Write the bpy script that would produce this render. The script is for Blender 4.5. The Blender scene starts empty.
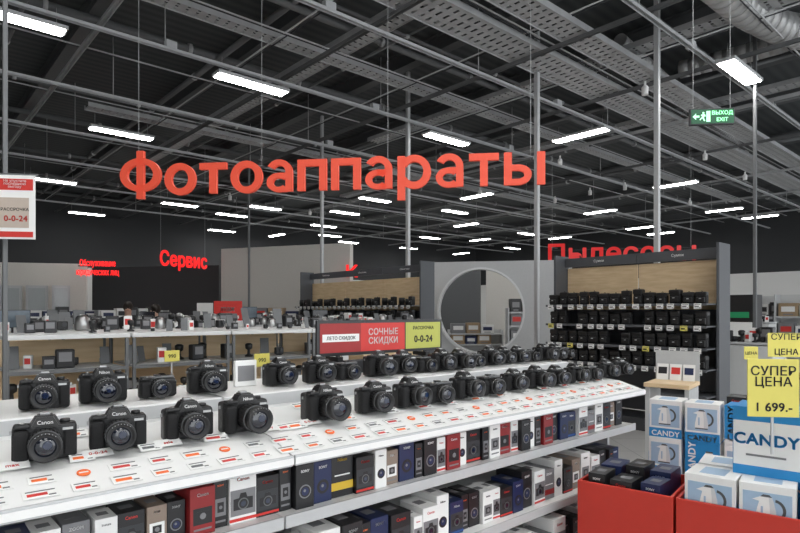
import bpy,bmesh,math,random
from mathutils import Matrix,Vector
random.seed(7)
F=580.0; CZ=1.5; HY=312.0
A=math.radians(41.7); CA,SA=math.cos(A),math.sin(A)
COL=bpy.context.scene.collection
def UV(u,v,z): return Vector((CA*u-SA*v, SA*u+CA*v, z))
def PD(px,d,z): return Vector(((px-400)/F*d,d,z))
def PH(px,py,z):
    d=F*(CZ-z)/(py-HY); return PD(px,d,z)
def u_at(px,V):
    k=(px-400)/F; return V*(SA+CA*k)/(CA-SA*k)
def TR(p,ang=0,s=1.0): return Matrix.Translation(p)@Matrix.Rotation(ang,4,'Z')@Matrix.Scale(s,4)
# ---------------- materials
MATS={}
def mat(name,col,rough=.5,metal=0,es=0,noise=.06,scale=25,bump=0,coat=0,trans=0):
    if name in MATS: return MATS[name]
    m=bpy.data.materials.new(name); m.use_nodes=True; nt=m.node_tree; b=nt.nodes['Principled BSDF']
    b.inputs['Roughness'].default_value=rough; b.inputs['Metallic'].default_value=metal
    b.inputs['Coat Weight'].default_value=coat
    b.inputs['Transmission Weight'].default_value=trans
    tc=nt.nodes.new('ShaderNodeTexCoord'); nz=nt.nodes.new('ShaderNodeTexNoise'); nz.inputs['Scale'].default_value=scale
    nt.links.new(tc.outputs['Object'],nz.inputs['Vector'])
    mx=nt.nodes.new('ShaderNodeMix'); mx.data_type='RGBA'
    mx.inputs[6].default_value=(*[max(0,c*(1-noise)) for c in col],1); mx.inputs[7].default_value=(*[min(1,c*(1+noise)) for c in col],1)
    nt.links.new(nz.outputs['Fac'],mx.inputs[0]); nt.links.new(mx.outputs[2],b.inputs['Base Color'])
    if es>0:
        b.inputs['Emission Color'].default_value=(*col,1); b.inputs['Emission Strength'].default_value=es
    if bump>0:
        bp=nt.nodes.new('ShaderNodeBump'); bp.inputs['Strength'].default_value=bump; bp.inputs['Distance'].default_value=.01
        nt.links.new(nz.outputs['Fac'],bp.inputs['Height']); nt.links.new(bp.outputs['Normal'],b.inputs['Normal'])
    MATS[name]=m; return m
def woodmat(name,c1,c2):
    m=bpy.data.materials.new(name); m.use_nodes=True; nt=m.node_tree; b=nt.nodes['Principled BSDF']
    tc=nt.nodes.new('ShaderNodeTexCoord'); mp=nt.nodes.new('ShaderNodeMapping'); mp.inputs['Scale'].default_value=(1.2,1.2,9)
    nz=nt.nodes.new('ShaderNodeTexNoise'); nz.inputs['Scale'].default_value=3; nz.inputs['Detail'].default_value=6
    r=nt.nodes.new('ShaderNodeValToRGB'); r.color_ramp.elements[0].color=(*c1,1); r.color_ramp.elements[1].color=(*c2,1)
    r.color_ramp.elements[0].position=.35; r.color_ramp.elements[1].position=.65
    nt.links.new(tc.outputs['Object'],mp.inputs['Vector']); nt.links.new(mp.outputs[0],nz.inputs['Vector']); nt.links.new(nz.outputs['Fac'],r.inputs[0]); nt.links.new(r.outputs[0],b.inputs['Base Color'])
    b.inputs['Roughness'].default_value=.5
    return m
black=mat('black_plastic',(.012,.012,.013),.38,noise=.3,scale=200,bump=.15)
rubber=mat('black_rubber',(.008,.008,.009),.75,noise=.3,scale=400,bump=.4)
dgrey=mat('dark_grey_metal',(.035,.037,.042),.5)
mgrey=mat('mid_grey_paint',(.13,.135,.14),.5)
gunm=mat('gondola_grey',(.085,.09,.1),.5)
lgrey=mat('light_grey_paint',(.5,.51,.52),.45)
white=mat('white_laminate',(.82,.82,.815),.35,noise=.03)
greyw=mat('grey_white_laminate',(.62,.63,.63),.4,noise=.03)
wcard=mat('white_card',(.82,.82,.81),.55,noise=.03)
glassy=mat('lens_glass',(.006,.008,.016),.03,coat=1)
lensblue=mat('lens_coating',(.012,.02,.05),.05,coat=1)
silver=mat('silver_metal',(.4,.4,.4),.3,1)
wtext=mat('white_print',(.8,.8,.8),.5)
red=mat('red_print',(.6,.035,.028),.5)
dred=mat('dark_red_print',(.33,.02,.02),.5)
redbin=mat('red_bin_paint',(.56,.04,.025),.4,noise=.04)
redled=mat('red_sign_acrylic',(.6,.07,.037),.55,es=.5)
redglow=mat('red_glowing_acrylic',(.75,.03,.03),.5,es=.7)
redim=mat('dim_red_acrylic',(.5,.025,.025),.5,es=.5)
orange=mat('orange_print',(.85,.16,.03),.5)
yellow=mat('yellow_card',(.74,.66,.14),.55,noise=.03)
yel2=mat('yellow_print',(.6,.4,.03),.5)
lime=mat('lime_green_print',(.45,.46,.09),.5)
blue=mat('blue_card',(.015,.08,.28),.45)
cyan=mat('cyan_card',(.02,.25,.58),.45)
pale=mat('pale_blue_print',(.36,.5,.66),.5)
navy=mat('navy_card',(.012,.022,.08),.4)
kblack=mat('black_card',(.015,.015,.017),.35)
gcard=mat('grey_card',(.2,.2,.21),.5)
rcard=mat('red_card',(.27,.018,.02),.45)
green=mat('exit_green',(.006,.1,.04),.4,es=.12)
exitw=mat('exit_glow_lettering',(.45,1,.6),.5,es=.9)
glow=mat('lamp_diffuser',(1,.99,.96),.5,es=36,noise=0)
rail=mat('galvanised_rail',(.46,.47,.48),.5,.15,noise=.2,scale=6)
pipem=mat('grey_painted_pipe',(.15,.155,.16),.5)
beam=mat('grey_steel_beam',(.11,.115,.12),.6)
duct=mat('foil_duct',(.5,.5,.5),.45,.4,noise=.25,scale=5,bump=.6)
skin=mat('skin',(.55,.33,.24),.5)
hair=mat('dark_hair',(.02,.014,.01),.6)
wood=woodmat('oak_panel',(.66,.48,.28),(.78,.6,.38))
scrm=mat('screen_grey',(.12,.15,.18),.2,noise=.6,scale=6)
scrd=mat('screen_dark',(.02,.02,.025),.1)
# ---------------- mesh builder
class B:
    def __init__(s): s.bm=bmesh.new(); s.m=[]
    def mi(s,m):
        if m not in s.m: s.m.append(m)
        return s.m.index(m)
    def _merge(s,t,m,smooth=False,X=None):
        i=s.mi(m)
        for f in t.faces:
            f.material_index=i
            if smooth: f.smooth=True
        if X is not None: bmesh.ops.transform(t,matrix=X,verts=t.verts)
        me=bpy.data.meshes.new('t'); t.to_mesh(me); t.free(); s.bm.from_mesh(me); bpy.data.meshes.remove(me)
    def box(s,c,z,m,bev=0,seg=2,rot=None):
        t=bmesh.new(); bmesh.ops.create_cube(t,size=1)
        for v in t.verts: v.co=Vector((v.co.x*z[0],v.co.y*z[1],v.co.z*z[2]))
        if bev>0: bmesh.ops.bevel(t,geom=list(t.edges),offset=bev,segments=seg,profile=.5,affect='EDGES')
        X=Matrix.Translation(c)
        if rot is not None: X=X@rot
        s._merge(t,m,False,X); return s
    def lathe(s,prof,m,origin=(0,0,0),axis='z',seg=24,smooth=True):
        t=bmesh.new(); rings=[]
        for p,r in prof:
            rings.append([t.verts.new((r*math.cos(2*math.pi*i/seg),r*math.sin(2*math.pi*i/seg),p)) for i in range(seg)])
        for a,b in zip(rings,rings[1:]):
            for i in range(seg):
                f=t.faces.new((a[i],a[(i+1)%seg],b[(i+1)%seg],b[i])); f.smooth=smooth
        t.faces.new(list(reversed(rings[0]))); t.faces.new(rings[-1])
        X=Matrix.Translation(origin)
        if axis=='y': X=X@Matrix.Rotation(math.pi/2,4,'X')
        bmesh.ops.recalc_face_normals(t,faces=t.faces)
        s._merge(t,m,False,X); return s
    def tube(s,p0,p1,r,m,seg=10):
        p0=Vector(p0);p1=Vector(p1); d=p1-p0; L=d.length
        t=bmesh.new(); q=d.to_track_quat('Z','Y').to_matrix().to_4x4()
        bmesh.ops.create_cone(t,cap_ends=True,segments=seg,radius1=r,radius2=r,depth=L)
        for f in t.faces:
            if len(f.verts)==4: f.smooth=True
        s._merge(t,m,False,Matrix.Translation((p0+p1)/2)@q); return s
    def prism(s,pts,y0,y1,m):
        t=bmesh.new(); a=[t.verts.new((x,y0,z)) for x,z in pts]; b=[t.verts.new((x,y1,z)) for x,z in pts]
        n=len(pts); t.faces.new(a); t.faces.new(list(reversed(b)))
        for i in range(n): t.faces.new((a[i],b[i],b[(i+1)%n],a[(i+1)%n]))
        bmesh.ops.recalc_face_normals(t,faces=t.faces); s._merge(t,m); return s
    def arc(s,cx,cz,rx,rz,th,a0,a1,y0,y1,m,n=28,tz=None):
        tz=tz or th; t=bmesh.new(); full=abs(a1-a0)>=360; R=[]
        for i in range(n+(0 if full else 1)):
            a=math.radians(a0+(a1-a0)*i/n); c,q=math.cos(a),math.sin(a)
            R.append([t.verts.new((cx+x*c,y,cz+z*q)) for x,z,y in ((rx,rz,y0),(rx-th,rz-tz,y0),(rx-th,rz-tz,y1),(rx,rz,y1))])
        m_=len(R)
        for i in range(m_ if full else m_-1):
            p,q=R[i],R[(i+1)%m_]
            for k in range(4): t.faces.new((p[k],p[(k+1)%4],q[(k+1)%4],q[k]))
        if not full: t.faces.new(R[0]); t.faces.new(list(reversed(R[-1])))
        bmesh.ops.recalc_face_normals(t,faces=t.faces); s._merge(t,m); return s
    def prismx(s,pts,x0,x1,m):
        t=bmesh.new(); a=[t.verts.new((x0,y,z)) for y,z in pts]; b=[t.verts.new((x1,y,z)) for y,z in pts]
        n=len(pts); t.faces.new(a); t.faces.new(list(reversed(b)))
        for i in range(n): t.faces.new((a[i],b[i],b[(i+1)%n],a[(i+1)%n]))
        bmesh.ops.recalc_face_normals(t,faces=t.faces); s._merge(t,m); return s
    def done(s,name='m'):
        me=bpy.data.meshes.new(name); s.bm.to_mesh(me); s.bm.free()
        for m in s.m: me.materials.append(m)
        return me
def circ(cx,cz,r,n=20): return [(cx+r*math.cos(2*math.pi*i/n),cz+r*math.sin(2*math.pi*i/n)) for i in range(n)]
def discm(b,cx,cz,r,y0,y1,m,n=20): return b.prism(circ(cx,cz,r,n),y0,y1,m)
TXT={}
def text(s,size,m,ext=.001,bold=.0,align='CENTER',lines=1.0):
    key=(s,size,m.name,ext,bold,align)
    if key in TXT: return TXT[key]
    cu=bpy.data.curves.new('t','FONT'); cu.body=s; cu.size=size; cu.extrude=ext; cu.align_x=align
    cu.resolution_u=3; cu.space_line=lines; cu.space_character=1+bold*1.6
    o=bpy.data.objects.new('t',cu); COL.objects.link(o)
    dg=bpy.context.evaluated_depsgraph_get(); me=bpy.data.meshes.new_from_object(o.evaluated_get(dg))
    bpy.data.objects.remove(o); bpy.data.curves.remove(cu)
    me.transform(Matrix.Rotation(math.pi/2,4,'X'))
    if bold>0:
        bm=bmesh.new(); n=8 if bold>.022 else 4
        for k in range(n):
            a=2*math.pi*(k+.5)/n; c=me.copy(); c.transform(Matrix.Translation((bold*size*math.cos(a),0,bold*size*math.sin(a)))); bm.from_mesh(c); bpy.data.meshes.remove(c)
        bm.to_mesh(me); bm.free()
    me.materials.clear(); me.materials.append(m)
    TXT[key]=me; return me
def mk(name,me,M=None,parent=None,label=None,cat=None,group=None,kind=None):
    o=bpy.data.objects.new(name,me); COL.objects.link(o)
    if parent is not None:
        o.parent=parent
        if M is not None: o.matrix_local=M
    elif M is not None: o.matrix_world=M
    if label: o['label']=label
    if cat: o['category']=cat
    if group: o['group']=group
    if kind: o['kind']=kind
    return o
def thing(name,M,label,cat,parts,group=None):
    r=mk(name,None,M,None,label,cat,group); r.empty_display_size=.05
    for p in parts:
        mk(p[0],p[1],p[2] if len(p)>2 and p[2] is not None else Matrix.Identity(4),r,p[3] if len(p)>3 else None)
    return r
T=lambda x,y,z:Matrix.Translation((x,y,z))
# ================= ROOM
UM,VM=30.0,26.0; ZC=6.3
def quad(name,pts,m):
    me=bpy.data.meshes.new(name); me.from_pydata([tuple(p) for p in pts],[],[(0,1,2,3)]); me.materials.append(m)
    return mk(name,me,kind='structure')
fm=bpy.data.materials.new('floor_tiles'); fm.use_nodes=True; nt=fm.node_tree; b=nt.nodes['Principled BSDF']; b.inputs['Roughness'].default_value=.3
tc=nt.nodes.new('ShaderNodeTexCoord'); br=nt.nodes.new('ShaderNodeTexBrick'); br.offset=0; br.inputs['Scale'].default_value=1.6
br.inputs['Color1'].default_value=(.42,.41,.4,1); br.inputs['Color2'].default_value=(.47,.46,.45,1); br.inputs['Mortar'].default_value=(.2,.2,.2,1); br.inputs['Mortar Size'].default_value=.006
br.inputs['Brick Width'].default_value=1; br.inputs['Row Height'].default_value=1
nt.links.new(tc.outputs['Object'],br.inputs['Vector']); nt.links.new(br.outputs['Color'],b.inputs['Base Color'])
quad('floor',[UV(-6,-8,0),UV(UM,-8,0),UV(UM,VM,0),UV(-6,VM,0)],fm)
cm=bpy.data.materials.new('corrugated_ceiling'); cm.use_nodes=True; nt=cm.node_tree; b=nt.nodes['Principled BSDF']; b.inputs['Roughness'].default_value=.7
tc=nt.nodes.new('ShaderNodeTexCoord'); mp=nt.nodes.new('ShaderNodeMapping'); mp.inputs['Rotation'].default_value=(0,0,-A)
wv=nt.nodes.new('ShaderNodeTexWave'); wv.inputs['Scale'].default_value=1.5; wv.bands_direction='Y'
rp=nt.nodes.new('ShaderNodeValToRGB'); rp.color_ramp.elements[0].color=(.058,.066,.069,1); rp.color_ramp.elements[1].color=(.09,.098,.102,1)
nt.links.new(tc.outputs['Object'],mp.inputs[0]); nt.links.new(mp.outputs[0],wv.inputs['Vector']); nt.links.new(wv.outputs['Fac'],rp.inputs[0]); nt.links.new(rp.outputs[0],b.inputs['Base Color'])
quad('ceiling',[UV(-6,-8,ZC),UV(-6,VM,ZC),UV(UM,VM,ZC),UV(UM,-8,ZC)],cm)
wm=bpy.data.materials.new('two_tone_wall'); wm.use_nodes=True; nt=wm.node_tree; b=nt.nodes['Principled BSDF']; b.inputs['Roughness'].default_value=.8
tc=nt.nodes.new('ShaderNodeTexCoord'); sp=nt.nodes.new('ShaderNodeSeparateXYZ'); gt=nt.nodes.new('ShaderNodeMath'); gt.operation='GREATER_THAN'; gt.inputs[1].default_value=3.3
mx=nt.nodes.new('ShaderNodeMix'); mx.data_type='RGBA'; mx.inputs[6].default_value=(.75,.75,.74,1); mx.inputs[7].default_value=(.04,.042,.045,1)
nt.links.new(tc.outputs['Object'],sp.inputs[0]); nt.links.new(sp.outputs['Z'],gt.inputs[0]); nt.links.new(gt.outputs[0],mx.inputs[0]); nt.links.new(mx.outputs[2],b.inputs['Base Color'])
quad('wall_north',[UV(-6,VM,0),UV(UM,VM,0),UV(UM,VM,ZC),UV(-6,VM,ZC)],wm)
quad('wall_east',[UV(UM,-8,0),UV(UM,VM,0),UV(UM,VM,ZC),UV(UM,-8,ZC)],wm)
quad('wall_west',[UV(-6,-8,0),UV(-6,VM,0),UV(-6,VM,ZC),UV(-6,-8,ZC)],wm)
def partition(name,px0,px1,d0,d1,ztop,m,lab,th=.2):
    p0=PD(px0,d0,0);p1=PD(px1,d1,0); d=p1-p0; L=math.hypot(d.x,d.y)
    b=B(); b.box((L/2,th/2,ztop/2),(L,th,ztop),m,.01)
    return mk(name,b.done(),TR(p0,math.atan2(d.y,d.x)),None,lab,'partition wall')
pw=mat('pale_partition_paint',(.66,.64,.6),.7); dk=mat('dark_partition_paint',(.05,.052,.056),.7)
partition('partition_wall',221,350,17,15.5,3.35,pw,'pale grey freestanding partition wall behind the service desk')
partition('partition_wall',92,219,19.5,18.5,3.0,dk,'dark grey partition wall behind the service counter')
partition('partition_wall',-60,86,16.5,17.5,2.95,pw,'light grey partition wall with glazed openings')
partition('partition_wall',436,480,19.0,18.6,2.9,mat('dim_grey_paint',(.12,.125,.13),.7),'dark grey wall seen through the circular opening')
partition('partition_wall',486,556,18.6,18.0,2.9,pw,'pale wall seen through the circular opening')
for i,(a,c) in enumerate([(0,22),(26,48),(52,70)]):
    p0=PD(a,16.3,.05);p1=PD(c,16.5,.05); L=(p1-p0).length; b=B()
    b.box((L/2,0,1.1),(L,.06,2.2),lgrey); b.box((L/2,-.04,1.1),(L-.12,.02,2.05),mat('glazed_pane',(.42,.45,.46),.15)); b.box((L/2,-.055,1.0),(L-.12,.01,.05),lgrey)
    mk('door_%d'%(i+1),b.done(),TR(p0,math.atan2((p1-p0).y,(p1-p0).x)),kind='structure')
# ================= CEILING SERVICES
LL='long slotted galvanised rail hung under the ceiling'
def bararr(p0,p1,w,h,m,name,lab,cat,group):
    p0=Vector(p0);p1=Vector(p1); d=p1-p0; L=math.hypot(d.x,d.y)
    b=B(); b.box((L/2,0,0),(L,w,h*.25),m); b.box((L/2,w/2,-h*.4),(L,w*.15,h),m); b.box((L/2,-w/2,-h*.4),(L,w*.15,h),m)
    return mk(name,b.done(),TR(p0,math.atan2(d.y,d.x)),None,lab,cat,group)
rodme=B().tube((0,0,0),(0,0,1),.008,rail,6).done('rod')
for v in (1.6,3.4,6.0,8.4,10.9,13.6,16.4,19.4,22.6):
    o=bararr(UV(-3,v,5.28),UV(UM-.3,v,5.28),.06,.045,rail,'ceiling_rail',LL,'rail','ceiling rails')
    for u in range(2,30,4):
        mk('hanger_rod',rodme,T(u,0,0)@Matrix.Diagonal((1,1,ZC-5.28,1)),o)
for u in (2.2,5.0,7.4,9.8,12.2,15,18.5,22,26):
    bararr(UV(u,-2,5.42),UV(u,VM-.3,5.42),.06,.05,pipem if int(u)%2 else rail,'ceiling_rail',LL,'rail','ceiling cross rails')
for v in (2.6,4.95,7.3,9.7,12.0,14.8,17.8):
    b=B(); b.tube((0,0,0),(30,0,0),.012,lgrey,6); b.tube((0,.05,0),(30,.05,0),.009,dgrey,6)
    mk('ceiling_conduit',b.done(),TR(UV(-2,v,5.5),A),None,'thin electrical conduit with a cable beside it','conduit','ceiling conduits')
for u in (4.4,7.0,9.0,12.6):
    b=B(); b.tube((0,0,0),(24,0,0),.01,dgrey,6); b.tube((0,.07,0),(24,.07,0),.013,lgrey,6)
    mk('ceiling_conduit',b.done(),TR(UV(u,0,5.53),A+math.pi/2),None,'thin electrical conduit with a dark cable beside it','conduit','ceiling conduits')
for u in (0,2.4,4.8,7.2,9.6,12,14.4,18,21.6,25.2,28.8):
    b=B(); b.box((13,0,0),(27,.16,.02),beam); b.box((13,0,-.28),(27,.2,.025),beam); b.box((13,0,-.14),(27,.02,.28),beam)
    mk('ceiling_beam',b.done(),TR(UV(u,-1.2,ZC-.02),A+math.pi/2),None,'grey painted steel I-beam under the roof deck','beam','ceiling beams')
for v,z,r in ((2.2,5.7,.03),(4.0,5.95,.05),(6.5,5.68,.025),(7.1,5.8,.05),(9.6,5.9,.07),(12.2,5.66,.035),(15,5.9,.06),(18,5.8,.05),(21,5.8,.05),(24,5.8,.05)):
    b=B(); b.tube((0,0,0),(32,0,0),r,pipem,10)
    for k in range(1,16): b.tube((k*2.1,0,0),(k*2.1+.06,0,0),r*1.35,rail,10)
    mk('ceiling_pipe',b.done(),TR(UV(-2.5,v,z),A),None,'long grey painted pipe with couplings under the ceiling','pipe','ceiling pipes')
for u,z,r in ((1.4,5.6,.03),(4.3,5.85,.05),(6.0,5.74,.025),(9.2,5.78,.05),(10.8,5.6,.03),(13.0,5.6,.03),(16.7,5.75,.05),(20.2,5.7,.05),(24,5.7,.05)):
    b=B(); b.tube((0,0,0),(26,0,0),r,pipem,10)
    for k in range(1,12): b.tube((k*2.3,0,0),(k*2.3+.05,0,0),r*1.35,rail,10)
    mk('ceiling_pipe',b.done(),TR(UV(u,-1,z),A+math.pi/2),None,'grey painted sprinkler pipe crossing under the ceiling','pipe','ceiling pipes')
def tray(p0,ang,L,w,step=.14):
    b=B()
    for s in (-1,1): b.box((L/2,s*w/2,.03),(L,.014,.09),rail)
    n=int(L/step)
    for i in range(n): b.box((i*step+step/2,0,0),(step*.7,w,.006),rail)
    for s in (-.45,-.16,.16,.45): b.box((L/2,s*w,.0),(L,w*.12,.007),rail)
    for s in (-.1,.12): b.tube((0,s*w,.03),(L,s*w,.03),.018,dgrey,6)
    mk('cable_tray',b.done(),TR(p0,ang),None,'perforated galvanised cable tray carrying dark cables','cable tray','cable trays')
tray(UV(2,5.4,5.46),A,22,.6); tray(UV(2,4.55,5.46),A,20,.42); tray(UV(5.4,1.5,5.64),A+math.pi/2,16,.35); tray(UV(12.4,1,5.64),A+math.pi/2,16,.3)
tray(UV(3,12.7,5.55),A,20,.3); tray(UV(8.9,1,5.64),A+math.pi/2,10,.3); tray(UV(1.5,7.7,5.55),A,22,.25)
def ductp(pts,r,lab):
    b=B()
    for p,q in zip(pts,pts[1:]):
        p=Vector(p);q=Vector(q); n=max(2,int((q-p).length/.16))
        for k in range(n):
            a=p.lerp(q,k/n); c=p.lerp(q,(k+.9)/n); b.tube(a,c,r*(1 if k%2 else .985),duct,18)
        b.tube(p,q,r*.95,duct,18)
    mk('ventilation_duct',b.done(),None,None,lab,'duct')
ductp([PH(672,-56,5.7),PH(718,-14,5.7),PH(746,10,5.7),PH(778,27,5.7),PH(870,50,5.7)],.23,'bulky silver foil ventilation duct under the ceiling')
ductp([PH(680,70,6.0),PH(760,50,6.0),PH(850,22,6.0)],.16,'silver ventilation duct crossing under the roof')
ductp([PH(620,40,6.0),PH(700,112,6.0),PH(745,152,6.0)],.11,'slim silver ventilation duct running along the roof')
jb=B().box((0,0,0),(.16,.1,.12),lgrey,.01).box((0,0,-.07),(.03,.03,.03),dgrey).done()
for u,v,z in ((4.2,6.06,5.35),(6.9,8.46,5.35),(5.6,3.46,5.35),(9.3,6.06,5.35),(8.7,3.46,5.35),(3.1,8.46,5.35),(7.6,10.96,5.35),(11,8.46,5.35)):
    mk('junction_box',jb,TR(UV(u,v,z),A),None,'small pale electrical junction box fixed on a ceiling rail','junction box','ceiling junction boxes')
# ================= LAMPS
lamp_h=B().box((0,0,.03),(1.22,.27,.05),lgrey,.008).done('lamp_h')
lamp_d=B().box((0,0,0),(1.16,.22,.02),glow,.006).done('lamp_d')
LPOS=[]
def lamp(p,ang):
    for q in LPOS:
        if (q-p).length<2.2: return
    LPOS.append(p)
    thing('ceiling_lamp',TR(p,ang),'rectangular white LED panel lamp hung from the ceiling rail','ceiling lamp',
      [('housing',lamp_h),('diffuser',lamp_d,T(0,0,0)),('cord',rodme,T(.5,0,.05)@Matrix.Diagonal((.4,.4,.25,1))),('cord',rodme,T(-.5,0,.05)@Matrix.Diagonal((.4,.4,.25,1)))],'ceiling lamps')
ul=[(252,85),(122,134),(447,140),(740,73),(10,18),(52,181),(87,214),(375,200),(345,213),(265,208),(20,222),(153,239),(222,231),(180,205),(455,212),(330,236),(430,238),(200,246)]
vl=[(580,136),(675,185),(512,207),(600,212),(760,217),(640,228),(790,229),(705,240),(560,238),(290,238),(480,240)]
for px,py in ul+vl:
    p=PH(px,py,5.1); u=CA*p.x+SA*p.y; vv=-SA*p.x+CA*p.y
    if u>UM-1 or vv>VM-1 or u<-5: continue
    lamp(p,A if (px,py) in ul else A+math.pi/2)
for u in (-3,0,3,6):
    for vv in (-5,-2.2,.4,3):
        p=UV(u,vv,5.1)
        if p.y<6.2: lamp(p,A)
i=0
for u in (1.5,5.6,9.7,13.8,18,22.2,26.6):
    for vv in (3.5,7.7,11.9,16.1,20.3,24.2):
        p=UV(u,vv,5.1)
        if p.y>16.5 and abs(p.x/p.y)<.75:
            i+=1; lamp(p,A if i%3 else A+math.pi/2)
sb=B(); sb.lathe([(0,.05),(.12,.055),(.15,.03)],white); sb.box((0,0,.18),(.03,.03,.08),white); spot_me=sb.done('spot')
for px,py in [(555,203),(625,190),(690,205),(745,180),(705,160),(590,195),(480,195),(660,232),(520,235),(230,200),(360,190),(310,215),(645,95),(560,165)]:
    mk('track_spotlight',spot_me,TR(PH(px,py,5.0)),None,'small white spotlight fixed under a rail','spotlight','track spotlights')
# ================= poles
for px,d,r,m in ((322,14.2,.045,lgrey),(408,11.6,.045,lgrey),(537,9.6,.045,lgrey),(657,8.4,.045,lgrey),(755,9.2,.03,mgrey),(249,15,.03,mgrey)):
    b=B(); b.box((0,0,ZC/2),(r*1.6,r*1.6,ZC),m,.006); b.box((0,0,.01),(r*4,r*4,.02),m)
    mk('power_pole',b.done(),TR(PD(px,d,0),A),None,'slim pale metal power pole rising to the ceiling','pole','power poles')
b=B(); b.box((0,0,ZC/2),(.02,.028,ZC),mgrey,.003); b.box((0,0,.01),(.12,.12,.02),mgrey)
mk('sign_pole',b.done(),TR(PD(5,2.75,0),A),None,'thin grey metal pole carrying a hanging price poster','pole')
# ================= big letter sign (hand-built letters)
def glyph(c,m,y0=-.05,y1=.05):
    b=B(); S=.24; H_=.21
    def R(x0,x1,z0,z1): b.box(((x0+x1)/2,(y0+y1)/2,(z0+z1)/2),(x1-x0,y1-y0,z1-z0),m)
    if c=='о': b.arc(.54,.5,.54,.53,S,0,360,y0,y1,m,tz=H_); w=1.08
    elif c=='т': R(0,.92,1-H_,1); R(.46-S/2,.46+S/2,0,1-H_); w=.92
    elif c=='п': R(0,S,0,1); R(.96-S,.96,0,1); R(S,.96-S,1-H_,1); w=.96
    elif c=='р': R(0,S,-.38,1); b.arc(.53,.5,.53,.53,S,-150,150,y0,y1,m,tz=H_); w=1.06
    elif c=='а':
        b.arc(.42,.62,.44,.41,.23,0,150,y0,y1,m,tz=.19); R(.63,.86,0,.64)
        b.arc(.40,.29,.40,.31,.21,40,320,y0,y1,m,tz=.165); R(.38,.66,.43,.6); R(.5,.66,-.01,.14); w=.88
    elif c=='ы':
        R(0,S,0,1); b.arc(.42,.31,.42,.31,.22,-90,90,y0,y1,m,tz=.18); R(S,.43,.44,.62); R(S,.43,0,.18); R(1.0,1.24,0,1); w=1.24
    elif c=='Ф': R(.72-S/2,.72+S/2,-.12,1.48); b.arc(.72,.68,.72,.56,.25,0,360,y0,y1,m,n=40,tz=.2); w=1.44
    return b.done(),w
def bigbuilt(s,p0,p1,xh,zb,m,lab):
    p0=Vector(p0);p1=Vector(p1); d=p1-p0; L=math.hypot(d.x,d.y)
    G_={c:glyph(c,m) for c in set(s)}; gap=.15; tot=sum(G_[c][1] for c in s)+gap*(len(s)-1); sx=L/tot
    r=mk('letter_sign',None,TR((p0.x,p0.y,zb),math.atan2(d.y,d.x)),None,lab,'sign'); x=0
    for c in s:
        mk('letter',G_[c][0],T(x*sx,0,0)@Matrix.Diagonal((sx,.5,xh,1)),r); x+=G_[c][1]+gap
    for k in (.04,.35,.65,.97): mk('suspension_wire',rodme,T(L*k,.045,xh*.8)@Matrix.Diagonal((.35,.35,5.2-zb-xh*.8,1)),r)
    b=B(); b.box((L/2,.04,xh*.25),(L*.95,.012,.012),dgrey); b.box((L/2,.04,xh*.85),(L*.95,.012,.012),dgrey); mk('support_frame',b.done(),None,r)
bigbuilt('Фотоаппараты',PD(121,6.55,0),PD(545,5.95,0),.335,2.81,redled,'large red-orange three-dimensional letters spelling Фотоаппараты hung from wires')
def bigsign(s,p0,p1,xh,zb,m,lab,depth=.015,wires=True,bold=.024):
    p0=Vector(p0);p1=Vector(p1); d=p1-p0; L=math.hypot(d.x,d.y)
    full=text(s,1,m,depth,bold,'LEFT'); xs=[v.co.x for v in full.vertices]; x0,x1=min(xs),max(xs)
    oz=[v.co.z for v in text('о',1,m,depth,bold,'LEFT').vertices]; sx=L/(x1-x0); sz=xh/(max(oz)-min(oz))
    r=mk('letter_sign',None,TR((p0.x,p0.y,zb),math.atan2(d.y,d.x)),None,lab,'sign')
    for i,c in enumerate(s):
        pm=text(s[:i+1],1,m,depth,bold,'LEFT'); xr=max(v.co.x for v in pm.vertices)
        cm_=text(c,1,m,depth,bold,'LEFT'); cr=max(v.co.x for v in cm_.vertices)
        mk('letter',cm_,T((xr-cr-x0)*sx,0,0)@Matrix.Diagonal((sx,1,sz,1)),r)
    if wires:
        for k in (.03,.97): mk('suspension_wire',rodme,T(L*k,depth+.02,xh*.8)@Matrix.Diagonal((.35,.35,5.2-zb-xh*.8,1)),r)
        b=B(); b.box((L/2,depth+.02,xh*.25),(L*.96,.012,.012),dgrey); b.box((L/2,depth+.02,xh*.8),(L*.96,.012,.012),dgrey)
        mk('support_frame',b.done(),None,r)
    return r
bigsign('Пылесосы',PD(548,13.3,0),PD(696,12.6,0),.34,2.64,redim,'red three-dimensional letters spelling Пылесосы above the shelving')
bigsign('Сервис',PD(160,16.0,0),PD(207,17.4,0),.34,2.8,redglow,'red glowing letters spelling Сервис above the service desk')
bigsign('К',PD(346,15.2,0),PD(358,15.25,0),.26,2.42,redglow,'red letter К hung above the far aisle',wires=False)
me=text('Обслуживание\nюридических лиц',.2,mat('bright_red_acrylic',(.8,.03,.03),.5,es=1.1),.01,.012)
thing('letter_sign',TR(PD(98,16.2,2.78),math.radians(15)),'small two-line red letter sign on the far wall','sign',[('letters',me,T(0,-.03,0)@Matrix.Diagonal((.62,1,1.25,1))),('support_frame',B().box((0,.0,.0),(1.0,.02,.03),dgrey).done())])
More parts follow.
